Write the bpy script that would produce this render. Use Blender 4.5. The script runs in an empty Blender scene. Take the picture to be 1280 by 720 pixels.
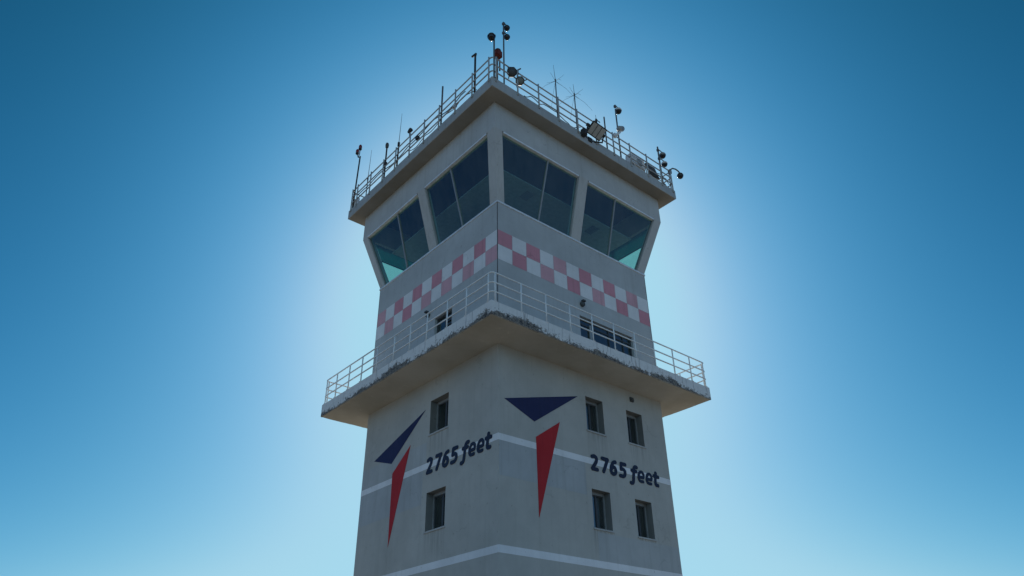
import bpy, bmesh, math, random
from mathutils import Vector, Matrix, noise
random.seed(7)
sc = bpy.context.scene
COL = sc.collection
R = math.radians
W = 7.8                       # side of the square tower shaft

# ------------------------------------------------------------------ materials
def new_mat(name):
    m = bpy.data.materials.new(name); m.use_nodes = True
    nt = m.node_tree; nt.nodes.clear()
    out = nt.nodes.new('ShaderNodeOutputMaterial')
    return m, nt, out

class NT:
    def __init__(s, nt): s.nt = nt; s.pos = None
    def n(s, t, **kw):
        nd = s.nt.nodes.new(t)
        for k, v in kw.items():
            if k in ('op',): nd.operation = v
            elif k == 'blend': nd.data_type = 'RGBA'; nd.blend_type = v
            elif hasattr(nd, k): setattr(nd, k, v)
        return nd
    def l(s, a, b): s.nt.links.new(a, b)
    def put(s, sock, v):
        if hasattr(v, 'is_output') or isinstance(v, bpy.types.NodeSocket): s.l(v, sock)
        else: sock.default_value = v
    def math(s, op, a, b=0.0, c=None, clamp=False):
        nd = s.n('ShaderNodeMath', op=op); nd.use_clamp = clamp
        s.put(nd.inputs[0], a); s.put(nd.inputs[1], b)
        if c is not None: s.put(nd.inputs[2], c)
        return nd.outputs[0]
    def geo(s):
        if s.pos is None: s.pos = s.n('ShaderNodeNewGeometry').outputs['Position']
        return s.pos
    def noise(s, scale, detail=4, rough=.55, vec=None, stretch=None):
        v = vec if vec is not None else s.geo()
        if stretch:
            mp = s.n('ShaderNodeMapping'); mp.inputs['Scale'].default_value = stretch
            s.l(v, mp.inputs['Vector']); v = mp.outputs[0]
        nd = s.n('ShaderNodeTexNoise'); nd.inputs['Scale'].default_value = scale
        nd.inputs['Detail'].default_value = detail; nd.inputs['Roughness'].default_value = rough
        s.l(v, nd.inputs['Vector']); return nd.outputs[0]
    def mapr(s, v, a, b, c=0., d=1., smooth=False):
        nd = s.n('ShaderNodeMapRange'); nd.clamp = True
        if smooth: nd.interpolation_type = 'SMOOTHSTEP'
        s.put(nd.inputs[0], v)
        for i, x in enumerate((a, b, c, d)): nd.inputs[i+1].default_value = x
        return nd.outputs[0]
    def mix(s, f, a, b, blend='MIX'):
        nd = s.n('ShaderNodeMix'); nd.data_type = 'RGBA'; nd.blend_type = blend
        s.put(nd.inputs[0], f)
        for i, v in ((6, a), (7, b)):
            if isinstance(v, tuple): v = (*v, 1) if len(v) == 3 else v
            s.put(nd.inputs[i], v)
        return nd.outputs[2]
    def bsdf(s, out, color, rough=.6, metal=0., bump=None, bstr=.2, bdist=.01, spec=None):
        b = s.n('ShaderNodeBsdfPrincipled')
        if isinstance(color, tuple): color = (*color, 1)
        s.put(b.inputs['Base Color'], color); s.put(b.inputs['Roughness'], rough)
        b.inputs['Metallic'].default_value = metal
        if spec is not None: b.inputs['Specular IOR Level'].default_value = spec
        if bump is not None:
            bn = s.n('ShaderNodeBump'); bn.inputs['Strength'].default_value = bstr
            bn.inputs['Distance'].default_value = bdist
            s.l(bump, bn.inputs['Height']); s.l(bn.outputs[0], b.inputs['Normal'])
        s.l(b.outputs[0], out.inputs['Surface']); return b

def simple(name, c, rough=.55, metal=0., var=.12, scale=6., bstr=.08):
    m, nt, out = new_mat(name); t = NT(nt)
    nz = t.noise(scale, 5); f = t.mapr(nz, .3, .7, 1-var, 1+var)
    col = t.mix(1.0, c, f, 'MULTIPLY')
    t.bsdf(out, col, rough, metal, t.noise(60, 3), bstr, .004)
    return m

def worn_mat(name, c, under):
    m, nt, out = new_mat(name); t = NT(nt)
    big = t.noise(1.1, 5, .6); fine = t.noise(14, 6, .7); streak = t.noise(1.0, 5, .6, stretch=(7, 7, .35))
    col = t.mix(t.mapr(big, .35, .65, 0, .45), c, tuple(x*.6+.4*x*1.6+.012 for x in c))
    col = t.mix(t.mapr(streak, .52, .70, 0, .28), col, tuple(x*.45 for x in c))
    col = t.mix(t.mapr(fine, .655, .70, 0, .6), col, under)
    t.bsdf(out, col, .75, 0, t.noise(45, 4, .6), .25, .006)
    return m

def wall_mat(name, c, stain=.5, sills=False):
    m, nt, out = new_mat(name); t = NT(nt)
    big = t.noise(.45, 5, .6); mid = t.noise(2.2, 6, .65); fine = t.noise(45, 4, .6)
    streak = t.noise(1.0, 5, .6, stretch=(5.5, 5.5, .28))
    f = t.mapr(big, .3, .7, .88, 1.09)
    col = t.mix(1.0, c, f, 'MULTIPLY')
    f2 = t.mapr(mid, .3, .7, .95, 1.04)
    col = t.mix(1.0, col, f2, 'MULTIPLY')
    st = t.math('MULTIPLY', t.mapr(streak, .50, .72, 0, 1, True), stain)
    vo = t.n('ShaderNodeTexVoronoi'); vo.feature = 'DISTANCE_TO_EDGE'; vo.inputs['Scale'].default_value = .55
    wob = t.n('ShaderNodeTexNoise'); wob.inputs['Scale'].default_value = 1.6; wob.inputs['Detail'].default_value = 6; t.l(t.geo(), wob.inputs['Vector'])
    va = t.n('ShaderNodeVectorMath'); va.operation = 'MULTIPLY_ADD'; t.l(wob.outputs['Color'], va.inputs[0]); va.inputs[1].default_value = (1.1, 1.1, 1.1); t.l(t.geo(), va.inputs[2]); t.l(va.outputs[0], vo.inputs['Vector'])
    crack = t.math('MULTIPLY', t.mapr(vo.outputs['Distance'], .0, .012, .35, 0), t.mapr(t.noise(.8, 2), .54, .64, 0, 1))
    col = t.mix(st, col, (c[0]*.68, c[1]*.67, c[2]*.63))
    col = t.mix(crack, col, (c[0]*.45, c[1]*.44, c[2]*.42))
    if sills:                                            # dirt washed down from the window sills
        sp = t.n('ShaderNodeSeparateXYZ'); t.l(t.geo(), sp.inputs[0]); x, y, z = sp.outputs
        def band(v, a, b): return t.math('MULTIPLY', t.mapr(v, a-.05, a+.03, 0, 1), t.mapr(v, b-.03, b+.05, 1, 0))
        fr = t.math('MULTIPLY', t.mapr(y, .02, .04, 1, 0), t.math('ADD', band(x, 3.73, 4.64), band(x, 5.75, 6.65)))
        fl = t.math('MULTIPLY', t.mapr(x, .02, .04, 1, 0), band(y, 2.51, 3.62))
        d = t.math('FLOORED_MODULO', t.math('SUBTRACT', 9.74, z), 3.11)
        run = t.mapr(t.noise(1.0, 5, .65, stretch=(11, 11, .45)), .42, .62, 0, 1)
        run = t.math('MULTIPLY', t.math('MULTIPLY', t.math('ADD', fr, fl), run), t.mapr(d, 0, 1.0, .55, 0))
        col = t.mix(run, col, (c[0]*.45, c[1]*.44, c[2]*.42))
    spots = t.mapr(t.noise(7, 2, .5), .70, .725, 0, .5)
    col = t.mix(spots, col, (c[0]*.6, c[1]*.58, c[2]*.55))
    t.bsdf(out, col, .85, 0, fine, .25, .006)
    return m

def peel_mat(name, z0, z1):
    """white masonry paint flaking off the edge of a concrete slab"""
    m, nt, out = new_mat(name); t = NT(nt)
    sep = t.n('ShaderNodeSeparateXYZ'); t.l(t.geo(), sep.inputs[0])
    h = t.mapr(sep.outputs[2], z0, z1, 0, 1)
    big = t.noise(.55, 3, .55); mid = t.noise(3.2, 8, .72, stretch=(1.6, 1.6, 2.6)); fine = t.noise(24, 5, .7)
    a = t.math('ADD', t.math('MULTIPLY', big, 2.1), t.math('MULTIPLY', mid, 1.25))
    a = t.math('ADD', a, t.math('MULTIPLY', fine, .22))
    a = t.math('SUBTRACT', a, t.math('MULTIPLY', t.math('POWER', h, .7), 1.0))
    gone = t.mapr(a, 1.46, 1.485, 0, 1)
    rim = t.mapr(a, 1.40, 1.47, 0, 1)
    flake = t.noise(11, 7, .75)
    paint = t.mix(t.mapr(mid, .35, .7, 0, .4), (.78, .78, .77), (.54, .54, .53))
    under = t.mix(t.mapr(flake, .40, .58, 0, 1), (.035, .038, .045), (.26, .235, .20))
    under = t.mix(t.mapr(flake, .53, .56, 0, .85), under, (.66, .66, .65))
    col = t.mix(t.math('MULTIPLY', rim, .7), paint, (.20, .19, .18))
    col = t.mix(gone, col, under)
    fl = t.math('SUBTRACT', t.math('ADD', flake, t.math('MULTIPLY', big, .35)), t.math('MULTIPLY', h, .38))
    col = t.mix(t.mapr(fl, .565, .60, 0, .9), col, t.mix(t.mapr(fine, .42, .55, 0, 1), (.05, .05, .055), (.27, .24, .20)))
    col = t.mix(t.math('MULTIPLY', t.mapr(h, .0, .10, .8, 0), t.mapr(mid, .40, .50, 0, 1)), col, (.10, .095, .09))
    drip = t.mapr(t.noise(1.0, 5, .65, stretch=(9, 9, .6)), .56, .66, 0, .6)
    col = t.mix(drip, col, (.15, .15, .155))
    rust = t.mapr(t.noise(1.0, 4, .6, stretch=(3.5, 3.5, .5)), .66, .74, 0, .5)
    col = t.mix(rust, col, (.17, .10, .06))
    hh = t.math('SUBTRACT', t.math('MULTIPLY', fine, .3), gone)
    t.bsdf(out, col, .85, 0, hh, .6, .012)
    return m

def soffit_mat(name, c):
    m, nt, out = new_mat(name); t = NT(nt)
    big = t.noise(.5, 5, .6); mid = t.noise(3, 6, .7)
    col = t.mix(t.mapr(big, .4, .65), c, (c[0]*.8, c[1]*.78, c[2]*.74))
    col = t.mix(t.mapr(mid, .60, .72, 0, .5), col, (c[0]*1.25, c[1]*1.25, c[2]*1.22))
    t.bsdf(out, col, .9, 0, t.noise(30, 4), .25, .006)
    return m

def glass_mat(name, tint, refl=1.0):
    m, nt, out = new_mat(name); t = NT(nt)
    ge = t.n('ShaderNodeNewGeometry'); dp = t.n('ShaderNodeVectorMath'); dp.operation = 'DOT_PRODUCT'
    t.l(ge.outputs['Incoming'], dp.inputs[0]); t.l(ge.outputs['Normal'], dp.inputs[1])
    inv = t.math('SUBTRACT', 1.0, t.math('ABSOLUTE', dp.outputs['Value']))
    frs = t.math('ADD', t.math('MULTIPLY', t.math('POWER', inv, 5.0), .93), .07)
    tr = t.n('ShaderNodeBsdfTransparent'); tr.inputs[0].default_value = (*tint, 1)
    gl = t.n('ShaderNodeBsdfGlossy'); gl.inputs['Roughness'].default_value = .015
    gl.inputs[0].default_value = (.70, .95, .90, 1)
    bn = t.n('ShaderNodeBump'); bn.inputs['Strength'].default_value = .015; bn.inputs['Distance'].default_value = .05
    t.l(t.noise(.9, 2), bn.inputs['Height']); t.l(bn.outputs[0], gl.inputs['Normal'])
    mx = t.n('ShaderNodeMixShader')
    t.l(t.math('MULTIPLY', frs, refl), mx.inputs[0])
    t.l(tr.outputs[0], mx.inputs[1]); t.l(gl.outputs[0], mx.inputs[2])
    # a film of dust, streaked by rain
    du = t.n('ShaderNodeBsdfDiffuse'); du.inputs[0].default_value = (.42, .45, .45, 1)
    st = t.math('ADD', t.math('MULTIPLY', t.noise(1.0, 6, .65, stretch=(4, 4, .7)), .16), t.math('MULTIPLY', t.noise(.7, 4, .6), .12))
    m2 = t.n('ShaderNodeMixShader'); t.l(t.mapr(st, .09, .20, .015, .13), m2.inputs[0])
    t.l(mx.outputs[0], m2.inputs[1]); t.l(du.outputs[0], m2.inputs[2])
    t.l(m2.outputs[0], out.inputs['Surface'])
    return m

def blind_mat(name, c, tr):
    m, nt, out = new_mat(name); t = NT(nt)
    a = t.n('ShaderNodeBsdfTranslucent'); a.inputs[0].default_value = (*c, 1)
    b = t.n('ShaderNodeBsdfTransparent'); b.inputs[0].default_value = (*tr, 1)
    d = t.n('ShaderNodeBsdfDiffuse'); d.inputs[0].default_value = (*c, 1)
    m1 = t.n('ShaderNodeMixShader'); m1.inputs[0].default_value = .5
    t.l(a.outputs[0], m1.inputs[1]); t.l(d.outputs[0], m1.inputs[2])
    m2 = t.n('ShaderNodeAddShader'); t.l(m1.outputs[0], m2.inputs[0]); t.l(b.outputs[0], m2.inputs[1])
    t.l(m2.outputs[0], out.inputs['Surface'])
    return m

def ground_mat(name):
    m, nt, out = new_mat(name); t = NT(nt)
    a = t.noise(.03, 6, .6); b = t.noise(.9, 6, .7)
    col = t.mix(t.mapr(a, .4, .6), (.125, .105, .075), (.095, .09, .055))
    col = t.mix(t.mapr(b, .4, .65), col, (.15, .13, .095))
    t.bsdf(out, col, .95, 0, t.noise(6, 6), .5, .05)
    return m

def apron_mat(name):
    m, nt, out = new_mat(name); t = NT(nt)
    br = t.n('ShaderNodeTexBrick'); br.offset = 0
    br.inputs['Scale'].default_value = 1; br.inputs['Mortar Size'].default_value = .02
    br.inputs['Brick Width'].default_value = 5; br.inputs['Row Height'].default_value = 5
    br.inputs['Color1'].default_value = (.25, .235, .205, 1); br.inputs['Color2'].default_value = (.22, .21, .185, 1)
    br.inputs['Mortar'].default_value = (.06, .06, .06, 1)
    t.l(t.geo(), br.inputs['Vector'])
    col = t.mix(t.mapr(t.noise(.5, 6, .65), .4, .7, 0, .4), br.outputs[0], (.13, .125, .115))
    t.bsdf(out, col, .9, 0, t.noise(30, 4), .3, .01)
    return m

M = {}
M['wall']    = wall_mat('painted_render', (.47, .46, .425), .22, True)
M['reveal']  = wall_mat('shade_toned_reveal', (.21, .21, .205), .4)  # reveal shade put into the colour, darker than the wall render
M['sill']    = wall_mat('stone_sill', (.44, .44, .43), .4)
M['clad']    = wall_mat('grey_cladding', (.49, .505, .505), .26)
M['cabwall'] = wall_mat('cab_render', (.52, .52, .505), .35)
M['stripe']  = wall_mat('white_stripe_paint', (.80, .80, .81), .22)
M['check_w'] = wall_mat('white_check_paint', (.80, .79, .79), .2)
M['check_p'] = wall_mat('pink_check_paint', (.66, .29, .34), .5)
M['check_q'] = wall_mat('faded_pink_check_paint', (.69, .39, .43), .5)
M['navy']    = worn_mat('navy_paint', (.008, .014, .072), (.12, .13, .16))
M['ink']     = simple('dark_blue_letter_paint', (.006, .011, .035), .6, 0, .2, 2)
M['red']     = worn_mat('red_paint', (.43, .010, .014), (.28, .14, .13))
M['peel']    = peel_mat('flaking_white_paint', 11.72, 12.24)
M['roofedge'] = wall_mat('roof_edge_paint', (.43, .445, .445), .6)
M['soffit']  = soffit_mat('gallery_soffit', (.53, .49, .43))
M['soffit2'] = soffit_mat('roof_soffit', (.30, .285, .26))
M['rail_w']  = simple('white_rail_paint', (.82, .83, .83), .5, 0, .1, 8)
M['rail_g']  = simple('galvanised_rail', (.40, .42, .43), .7, .1, .2, 8)
M['frame']   = simple('grey_window_frame', (.30, .315, .325), .45, .1)
M['frame_d'] = simple('dark_window_frame', (.06, .065, .07), .5)
M['trim']    = simple('pale_metal_trim', (.78, .80, .81), .45, .2)
M['seam']    = simple('dark_joint', (.11, .11, .115), .8)
M['glass']   = glass_mat('tinted_cab_glass', (.54, .76, .70))
M['glass2']  = glass_mat('window_glass', (.55, .62, .66), 1.9)
M['blind']   = blind_mat('teal_sun_film', (.10, .24, .24), (.05, .15, .15))
M['ceil']    = simple('cab_ceiling', (.34, .37, .38), .9)
M['void']    = simple('dark_lining', (.02, .024, .03), .95)
M['floor']   = simple('cab_floor', (.10, .10, .10), .9)
M['curtain'] = simple('pale_blue_curtain', (.30, .36, .42), .9)
M['dark']    = simple('dark_metal', (.035, .037, .04), .85)
M['steel']   = simple('weathered_steel', (.12, .13, .14), .8, .1)
M['black']   = simple('black_plastic', (.012, .012, .014), .8)
M['white']   = simple('white_plastic', (.74, .74, .73), .45)
M['grey']    = simple('grey_enamel', (.33, .34, .34), .5)
M['grey_d']  = simple('dark_grey_enamel', (.075, .08, .085), .75)
M['olive']   = simple('grey_green_enamel', (.20, .22, .20), .8)
M['redbox']  = simple('dark_red_enamel', (.16, .022, .012), .7)
M['redglass'] = simple('red_lens', (.22, .008, .014), .2)
M['lens']    = simple('smoked_dome', (.006, .007, .010), .08, 0, .05)
M['lampglass'] = simple('floodlight_lens', (.42, .43, .42), .25)
M['bitumen'] = simple('roof_felt', (.09, .09, .09), .95)
M['vent']    = simple('ceiling_vent_grey', (.17, .185, .19), .8)
M['ground']  = ground_mat('dry_grass_ground')
M['apron']   = apron_mat('concrete_apron')

# ------------------------------------------------------------------ mesh builder
class MB:
    def __init__(s, off=(0, 0, 0)): s.bm = bmesh.new(); s.off = Vector(off)
    def face(s, pts, mi=0):
        f = s.bm.faces.new([s.bm.verts.new(Vector(p)) for p in pts]); f.material_index = mi; return f
    def hexa(s, p, mi=0):
        v = [s.bm.verts.new(Vector(q)) for q in p]      # 0-3 one ring, 4-7 the other
        for q in ((3, 2, 1, 0), (4, 5, 6, 7), (0, 1, 5, 4), (1, 2, 6, 5), (2, 3, 7, 6), (3, 0, 4, 7)):
            s.bm.faces.new([v[i] for i in q]).material_index = mi
        return s
    def box(s, x0, x1, y0, y1, z0, z1, mi=0):
        return s.hexa([(x0, y0, z0), (x1, y0, z0), (x1, y1, z0), (x0, y1, z0), (x0, y0, z1), (x1, y0, z1), (x1, y1, z1), (x0, y1, z1)], mi)
    def boxm(s, mat, sx, sy, sz, mi=0):
        a, b, c = sx/2, sy/2, sz/2
        p = [(-a, -b, -c), (a, -b, -c), (a, b, -c), (-a, b, -c), (-a, -b, c), (a, -b, c), (a, b, c), (-a, b, c)]
        return s.hexa([mat @ Vector(q) for q in p], mi)
    def tube(s, pts, r, n=8, closed=False, mi=0, caps=True):
        pts = [Vector(p) for p in pts]; N = len(pts)
        rs = r if isinstance(r, (list, tuple)) else [r]*N
        rings = []; prev = None
        for i, p in enumerate(pts):
            if closed: t = pts[(i+1) % N]-pts[i-1]
            else: t = pts[min(i+1, N-1)]-pts[max(i-1, 0)]
            t.normalize()
            if prev is None:
                ref = Vector((0, 0, 1)) if abs(t.z) < .9 else Vector((1, 0, 0))
                a = t.cross(ref).normalized()
            else: a = (prev-t*prev.dot(t)).normalized()
            prev = a; b = t.cross(a)
            rings.append([s.bm.verts.new(p+(a*math.cos(2*math.pi*k/n)+b*math.sin(2*math.pi*k/n))*rs[i]) for k in range(n)])
        for i in range(N if closed else N-1):
            A, B = rings[i], rings[(i+1) % N]
            for k in range(n):
                f = s.bm.faces.new((A[k], A[(k+1) % n], B[(k+1) % n], B[k])); f.material_index = mi; f.smooth = True
        if not closed and caps:
            s.bm.faces.new(rings[0][::-1]).material_index = mi; s.bm.faces.new(rings[-1]).material_index = mi
        return s
    def lathe(s, mat, prof, n=16, mi=0):
        """profile of (radius, z) turned round z, then moved by mat"""
        rings = []
        for r, z in prof:
            if r < 1e-5: rings.append([s.bm.verts.new(mat @ Vector((0, 0, z)))])
            else: rings.append([s.bm.verts.new(mat @ Vector((r*math.cos(2*math.pi*k/n), r*math.sin(2*math.pi*k/n), z))) for k in range(n)])
        for A, B in zip(rings, rings[1:]):
            for k in range(n):
                q = [A[k % len(A)], A[(k+1) % len(A)], B[(k+1) % len(B)], B[k % len(B)]]
                u = []
                for v in q:
                    if v not in u: u.append(v)
                if len(u) > 2:
                    f = s.bm.faces.new(u); f.material_index = mi; f.smooth = True
        return s
    def build(s, name, mats, parent=None, bevel=0.):
        if not isinstance(mats, (list, tuple)): mats = [mats]
        bmesh.ops.recalc_face_normals(s.bm, faces=s.bm.faces[:])
        if bevel:
            bmesh.ops.bevel(s.bm, geom=[e for e in s.bm.edges if e.is_manifold and e.calc_face_angle(0) > .6], offset=bevel, segments=2, affect='EDGES', clamp_overlap=True)
        bmesh.ops.translate(s.bm, verts=s.bm.verts[:], vec=-s.off)
        me = bpy.data.meshes.new(name); s.bm.to_mesh(me); s.bm.free()
        for m in mats: me.materials.append(m)
        o = bpy.data.objects.new(name, me); COL.objects.link(o)
        if parent is not None:
            o.parent = parent
        else: o.location = s.off
        return o

def tag(o, label=None, cat=None, group=None, kind=None):
    for k, v in (('label', label), ('category', cat), ('group', group), ('kind', kind)):
        if v: o[k] = v
    return o
def thing(name, label, cat, loc, group=None):
    o = bpy.data.objects.new(name, None); COL.objects.link(o); o.location = loc
    o.empty_display_size = .3
    return tag(o, label, cat, group)

TB = (W/2, W/2, 0)
tower = thing('control_tower', 'square grey concrete control tower with slanted glass cab and pink check band', 'control tower', TB)
def T(): return MB(TB)          # builder for parts of the tower, in world coordinates

# side k of the square tower: s runs along the wall, d points outwards
def P(k, s, d, z):
    return Vector([(s, -d, z), (W+d, s, z), (W-s, W+d, z), (-d, W-s, z)][k])
def sbox(mb, k, s0, s1, d0, d1, z0, z1, mi=0):
    return mb.hexa([P(k, s0, d0, z0), P(k, s1, d0, z0), P(k, s1, d1, z0), P(k, s0, d1, z0),
                    P(k, s0, d0, z1), P(k, s1, d0, z1), P(k, s1, d1, z1), P(k, s0, d1, z1)], mi)

def wall_with_holes(mb, k, z0, z1, holes, depth, s0=0, s1=W, rm=0):
    ss = sorted({s0, s1, *[h[0] for h in holes], *[h[1] for h in holes]})
    zs = sorted({z0, z1, *[h[2] for h in holes], *[h[3] for h in holes]})
    for a, b in zip(ss, ss[1:]):
        for c, d in zip(zs, zs[1:]):
            cs, cz = (a+b)/2, (c+d)/2
            if any(h[0] < cs < h[1] and h[2] < cz < h[3] for h in holes): continue
            mb.face([P(k, a, 0, c), P(k, b, 0, c), P(k, b, 0, d), P(k, a, 0, d)])
    for (a, b, c, d) in holes:
        for (q, r) in (((a, c), (b, c)), ((b, c), (b, d)), ((b, d), (a, d)), ((a, d), (a, c))):
            mb.face([P(k, q[0], 0, q[1]), P(k, r[0], 0, r[1]), P(k, r[0], -depth, r[1]), P(k, q[0], -depth, q[1])], rm)
    return mb

# ------------------------------------------------------------------ setting
g = MB(); nseg = 24
for i in range(nseg):
    for j in range(nseg):
        a, b = [-2400+4800*q/nseg for q in (i, i+1)]; c, d = [-2400+4800*q/nseg for q in (j, j+1)]
        g.face([(a, c, 0), (b, c, 0), (b, d, 0), (a, d, 0)])
bmesh.ops.remove_doubles(g.bm, verts=g.bm.verts[:], dist=.01)
tag(g.build('ground', M['ground']), kind='structure')
g = MB(); g.face([(-32, -36, .006), (26, -36, .006), (26, 22, .006), (-32, 22, .006)])
tag(g.build('apron', M['apron']), kind='structure')

# ------------------------------------------------------------------ tower: shaft
rw = [(3.77, 4.60), (5.79, 6.61)]; rz = [(9.77, 10.96), (6.66, 7.86), (3.55, 4.75)]
lw = (4.22, 5.25)
DEP = .31
holes = {0: [(a, b, c, d) for a, b in rw for c, d in rz], 1: [], 2: [], 3: [(lw[0], lw[1], c, d) for c, d in rz]}
mb = T()
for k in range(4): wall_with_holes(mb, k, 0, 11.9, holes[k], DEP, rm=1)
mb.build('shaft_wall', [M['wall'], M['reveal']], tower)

GW = [(3.78, 6.60, 12.95, 14.06)]; GL = [(4.23, 5.27, 12.95, 14.13)]
mb = T()
for k in range(4): wall_with_holes(mb, k, 12.1, 17.30, {0: GW, 3: GL}.get(k, []), .16)
mb.build('upper_wall', M['clad'], tower)
for k in range(4):                                       # dark joints where the cladding meets on the corners
    mb = T()
    sbox(mb, k, -.006, .012, -.02, .006, 12.25, 17.29)
    sbox(mb, (k+3) % 4, W-.012, W-.0059, -.02, .004, 12.25, 17.29)
    mb.build('corner_joint', M['seam'], tower)

def window(k, a, b, c, d, depth, stile, curtain=None, mat_frame='frame'):
    """sash window deep in its reveal"""
    f = T(); fw = .045; box = .085
    sbox(f, k, a, a+fw, -depth-.04, -depth+.05, c, d); sbox(f, k, b-fw, b, -depth-.04, -depth+.05, c, d)
    sbox(f, k, a+fw, b-fw, -depth-.04, -depth+.05, c, c+fw); sbox(f, k, a+fw, b-fw, -depth-.04, -depth+.06, d-box, d)
    fo = f.build('window', M[mat_frame], tower)
    s = T(); m_ = .035; z0, z1 = c+fw, d-box
    for (u, v) in ((a+fw, stile), (stile, b-fw)):
        sbox(s, k, u+.001, u+m_, -depth-.03, -depth+.02, z0, z1); sbox(s, k, v-m_, v-.001, -depth-.03, -depth+.02, z0, z1)
        sbox(s, k, u+m_, v-m_, -depth-.03, -depth+.02, z0, z0+m_); sbox(s, k, u+m_, v-m_, -depth-.03, -depth+.02, z1-m_, z1)
    s.build('sash', M['frame_d'], fo)
    p = T(); p.face([P(k, a+fw, -depth-.008, z0), P(k, b-fw, -depth-.008, z0), P(k, b-fw, -depth-.008, z1), P(k, a+fw, -depth-.008, z1)])
    p.build('pane', M['glass2'], fo)
    q = T(); sbox(q, k, a-.04, b+.04, -depth+.05, .035, c-.045, c+.004)
    q.build('sill', M['sill'], fo)
    if curtain:
        q = T(); n = 16; u, v = curtain
        for i in range(n):
            s0, s1 = u+(v-u)*i/n, u+(v-u)*(i+1)/n
            d0, d1 = [-depth-.16+.025*math.sin(q_*1.9) for q_ in (i, i+1)]
            q.face([P(k, s0, d0, z0), P(k, s1, d1, z0), P(k, s1, d1, z1), P(k, s0, d0, z1)])
        q.build('curtain', M['curtain'], fo)
    return fo
for (c, d) in rz:
    for i, (a, b) in enumerate(rw):
        cur = (a+.04, a+.40) if (i == 0 and c > 9) else ((a+.05, a+.30) if i == 1 else (a+.5, a+.78))
        window(0, a, b, c, d, DEP, a+.46, cur)
    window(3, lw[0], lw[1], c, d, DEP, lw[0]+.50, (lw[0]+.62, lw[1]-.06))
# a ground floor door, below the picture
dr = T(); sbox(dr, 0, 1.2, 2.3, -.03, .02, .02, 2.15); dro = dr.build('door', M['grey_d'], tower)
h = T(); h.tube([P(0, 2.2, .025, 1.05), P(0, 2.2, .07, 1.05), P(0, 2.06, .07, 1.05)], .012); h.build('handle', M['steel'], dro)

# painted stripes all round
for (z0, z1) in ((8.643, 8.846), (5.515, 5.722), (2.38, 2.585)):
    mb = T(); hs = 1e-3; d = .004
    for k in range(4):
        cuts = [(-d, W+d)]
        if z0 > 8 and k == 1: cuts = [(-d, W+d)]
        for a, b in cuts: mb.face([P(k, a, d, z0), P(k, b, d, z0), P(k, b, d, z1), P(k, a, d, z1)])
    mb.build('painted_stripe', M['stripe'], tower)

# rectangles of the wall repainted in a bluer grey
M['patch'] = wall_mat('repainted_patch', (.435, .45, .455), .4)
M['patch2'] = wall_mat('repainted_lower_patch', (.445, .455, .45), .4)
for k, a, b, c, d, mn in ((3, .004, 3.95, 7.55, 8.64, 'patch'), (3, .004, 4.1, 8.85, 9.55, 'patch2'), (0, .03, 3.55, 7.62, 8.64, 'patch'), (0, 3.9, W-.004, 5.725, 6.55, 'patch2')):
    mb = T(); mb.face([P(k, a, .0025, c), P(k, b, .0025, c), P(k, b, .0025, d), P(k, a, .0025, d)]); mb.build('repaint_patch', M[mn], tower)

# emblem
def plate(k, pts, d, name, mat):
    mb = T(); f = mb.face([P(k, s, d, z) for s, z in pts])
    ex = bmesh.ops.extrude_face_region(mb.bm, geom=[f])
    vv = [v for v in ex['geom'] if isinstance(v, bmesh.types.BMVert)]
    off = P(k, 0, -.003, 0)-P(k, 0, 0, 0)
    bmesh.ops.translate(mb.bm, verts=vv, vec=off)
    return mb.build(name, M[mat], tower)
for k, ds in ((0, 0), (3, 0)):
    if k == 0:
        plate(k, [(.235, 9.975), (1.433, 9.511), (3.414, 10.854)], .008, 'navy_triangle', 'navy')
        plate(k, [(1.475, 9.034), (1.50, 6.619), (2.515, 9.744)], .009, 'red_triangle', 'red')
    else:
        plate(k, [(.748, 9.749), (1.963, 9.362), (3.946, 10.742)], .008, 'navy_triangle', 'navy')
        plate(k, [(2.067, 8.989), (2.114, 6.548), (3.125, 9.73)], .009, 'red_triangle', 'red')

# lettering: thick round strokes turned into one clean outline
def catmull(pts, n=8):
    out = []
    for i in range(len(pts)-1):
        p0, p1, p2, p3 = pts[max(i-1, 0)], pts[i], pts[i+1], pts[min(i+2, len(pts)-1)]
        for j in range(n):
            t = j/n
            out.append(tuple(.5*((2*p1[c])+(-p0[c]+p2[c])*t+(2*p0[c]-5*p1[c]+4*p2[c]-p3[c])*t*t+(-p0[c]+3*p1[c]-3*p2[c]+p3[c])*t**3) for c in (0, 1)))
    out.append(pts[-1]); return out
G = {
 '2': [catmull([(.08, .84), (.27, .90), (.47, .82), (.48, .62), (.34, .40), (.12, .10)]), [(.12, .10), (.58, .10)]],
 '7': [[(.10, .90), (.60, .90), (.24, .10)]],
 '6': [catmull([(.53, .89), (.34, .83), (.18, .62), (.11, .36), (.17, .16), (.34, .10), (.52, .17), (.57, .35), (.48, .51), (.32, .53), (.16, .42)])],
 '5': [[(.56, .90), (.17, .90), (.15, .54)], catmull([(.15, .54), (.34, .57), (.52, .47), (.53, .25), (.38, .12), (.08, .11)])],
 'f': [catmull([(.60, .93), (.46, .93), (.36, .83), (.32, .60), (.28, .15), (.24, -.08), (.10, -.17), (.02, -.16)]), [(.12, .65), (.55, .65)]],
 'e': [catmull([(.11, .36), (.34, .36), (.57, .38), (.58, .58), (.42, .71), (.22, .66), (.10, .46), (.11, .24), (.25, .10), (.54, .10)])],
 't': [catmull([(.28, .90), (.24, .60), (.22, .28), (.28, .12), (.48, .11)]), [(.06, .67), (.52, .67)]],
}
adv = [('2', 3.79), ('7', 4.25), ('6', 4.66), ('5', 5.12), ('f', 5.67), ('e', 6.02), ('e', 6.43), ('t', 6.82)]
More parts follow.
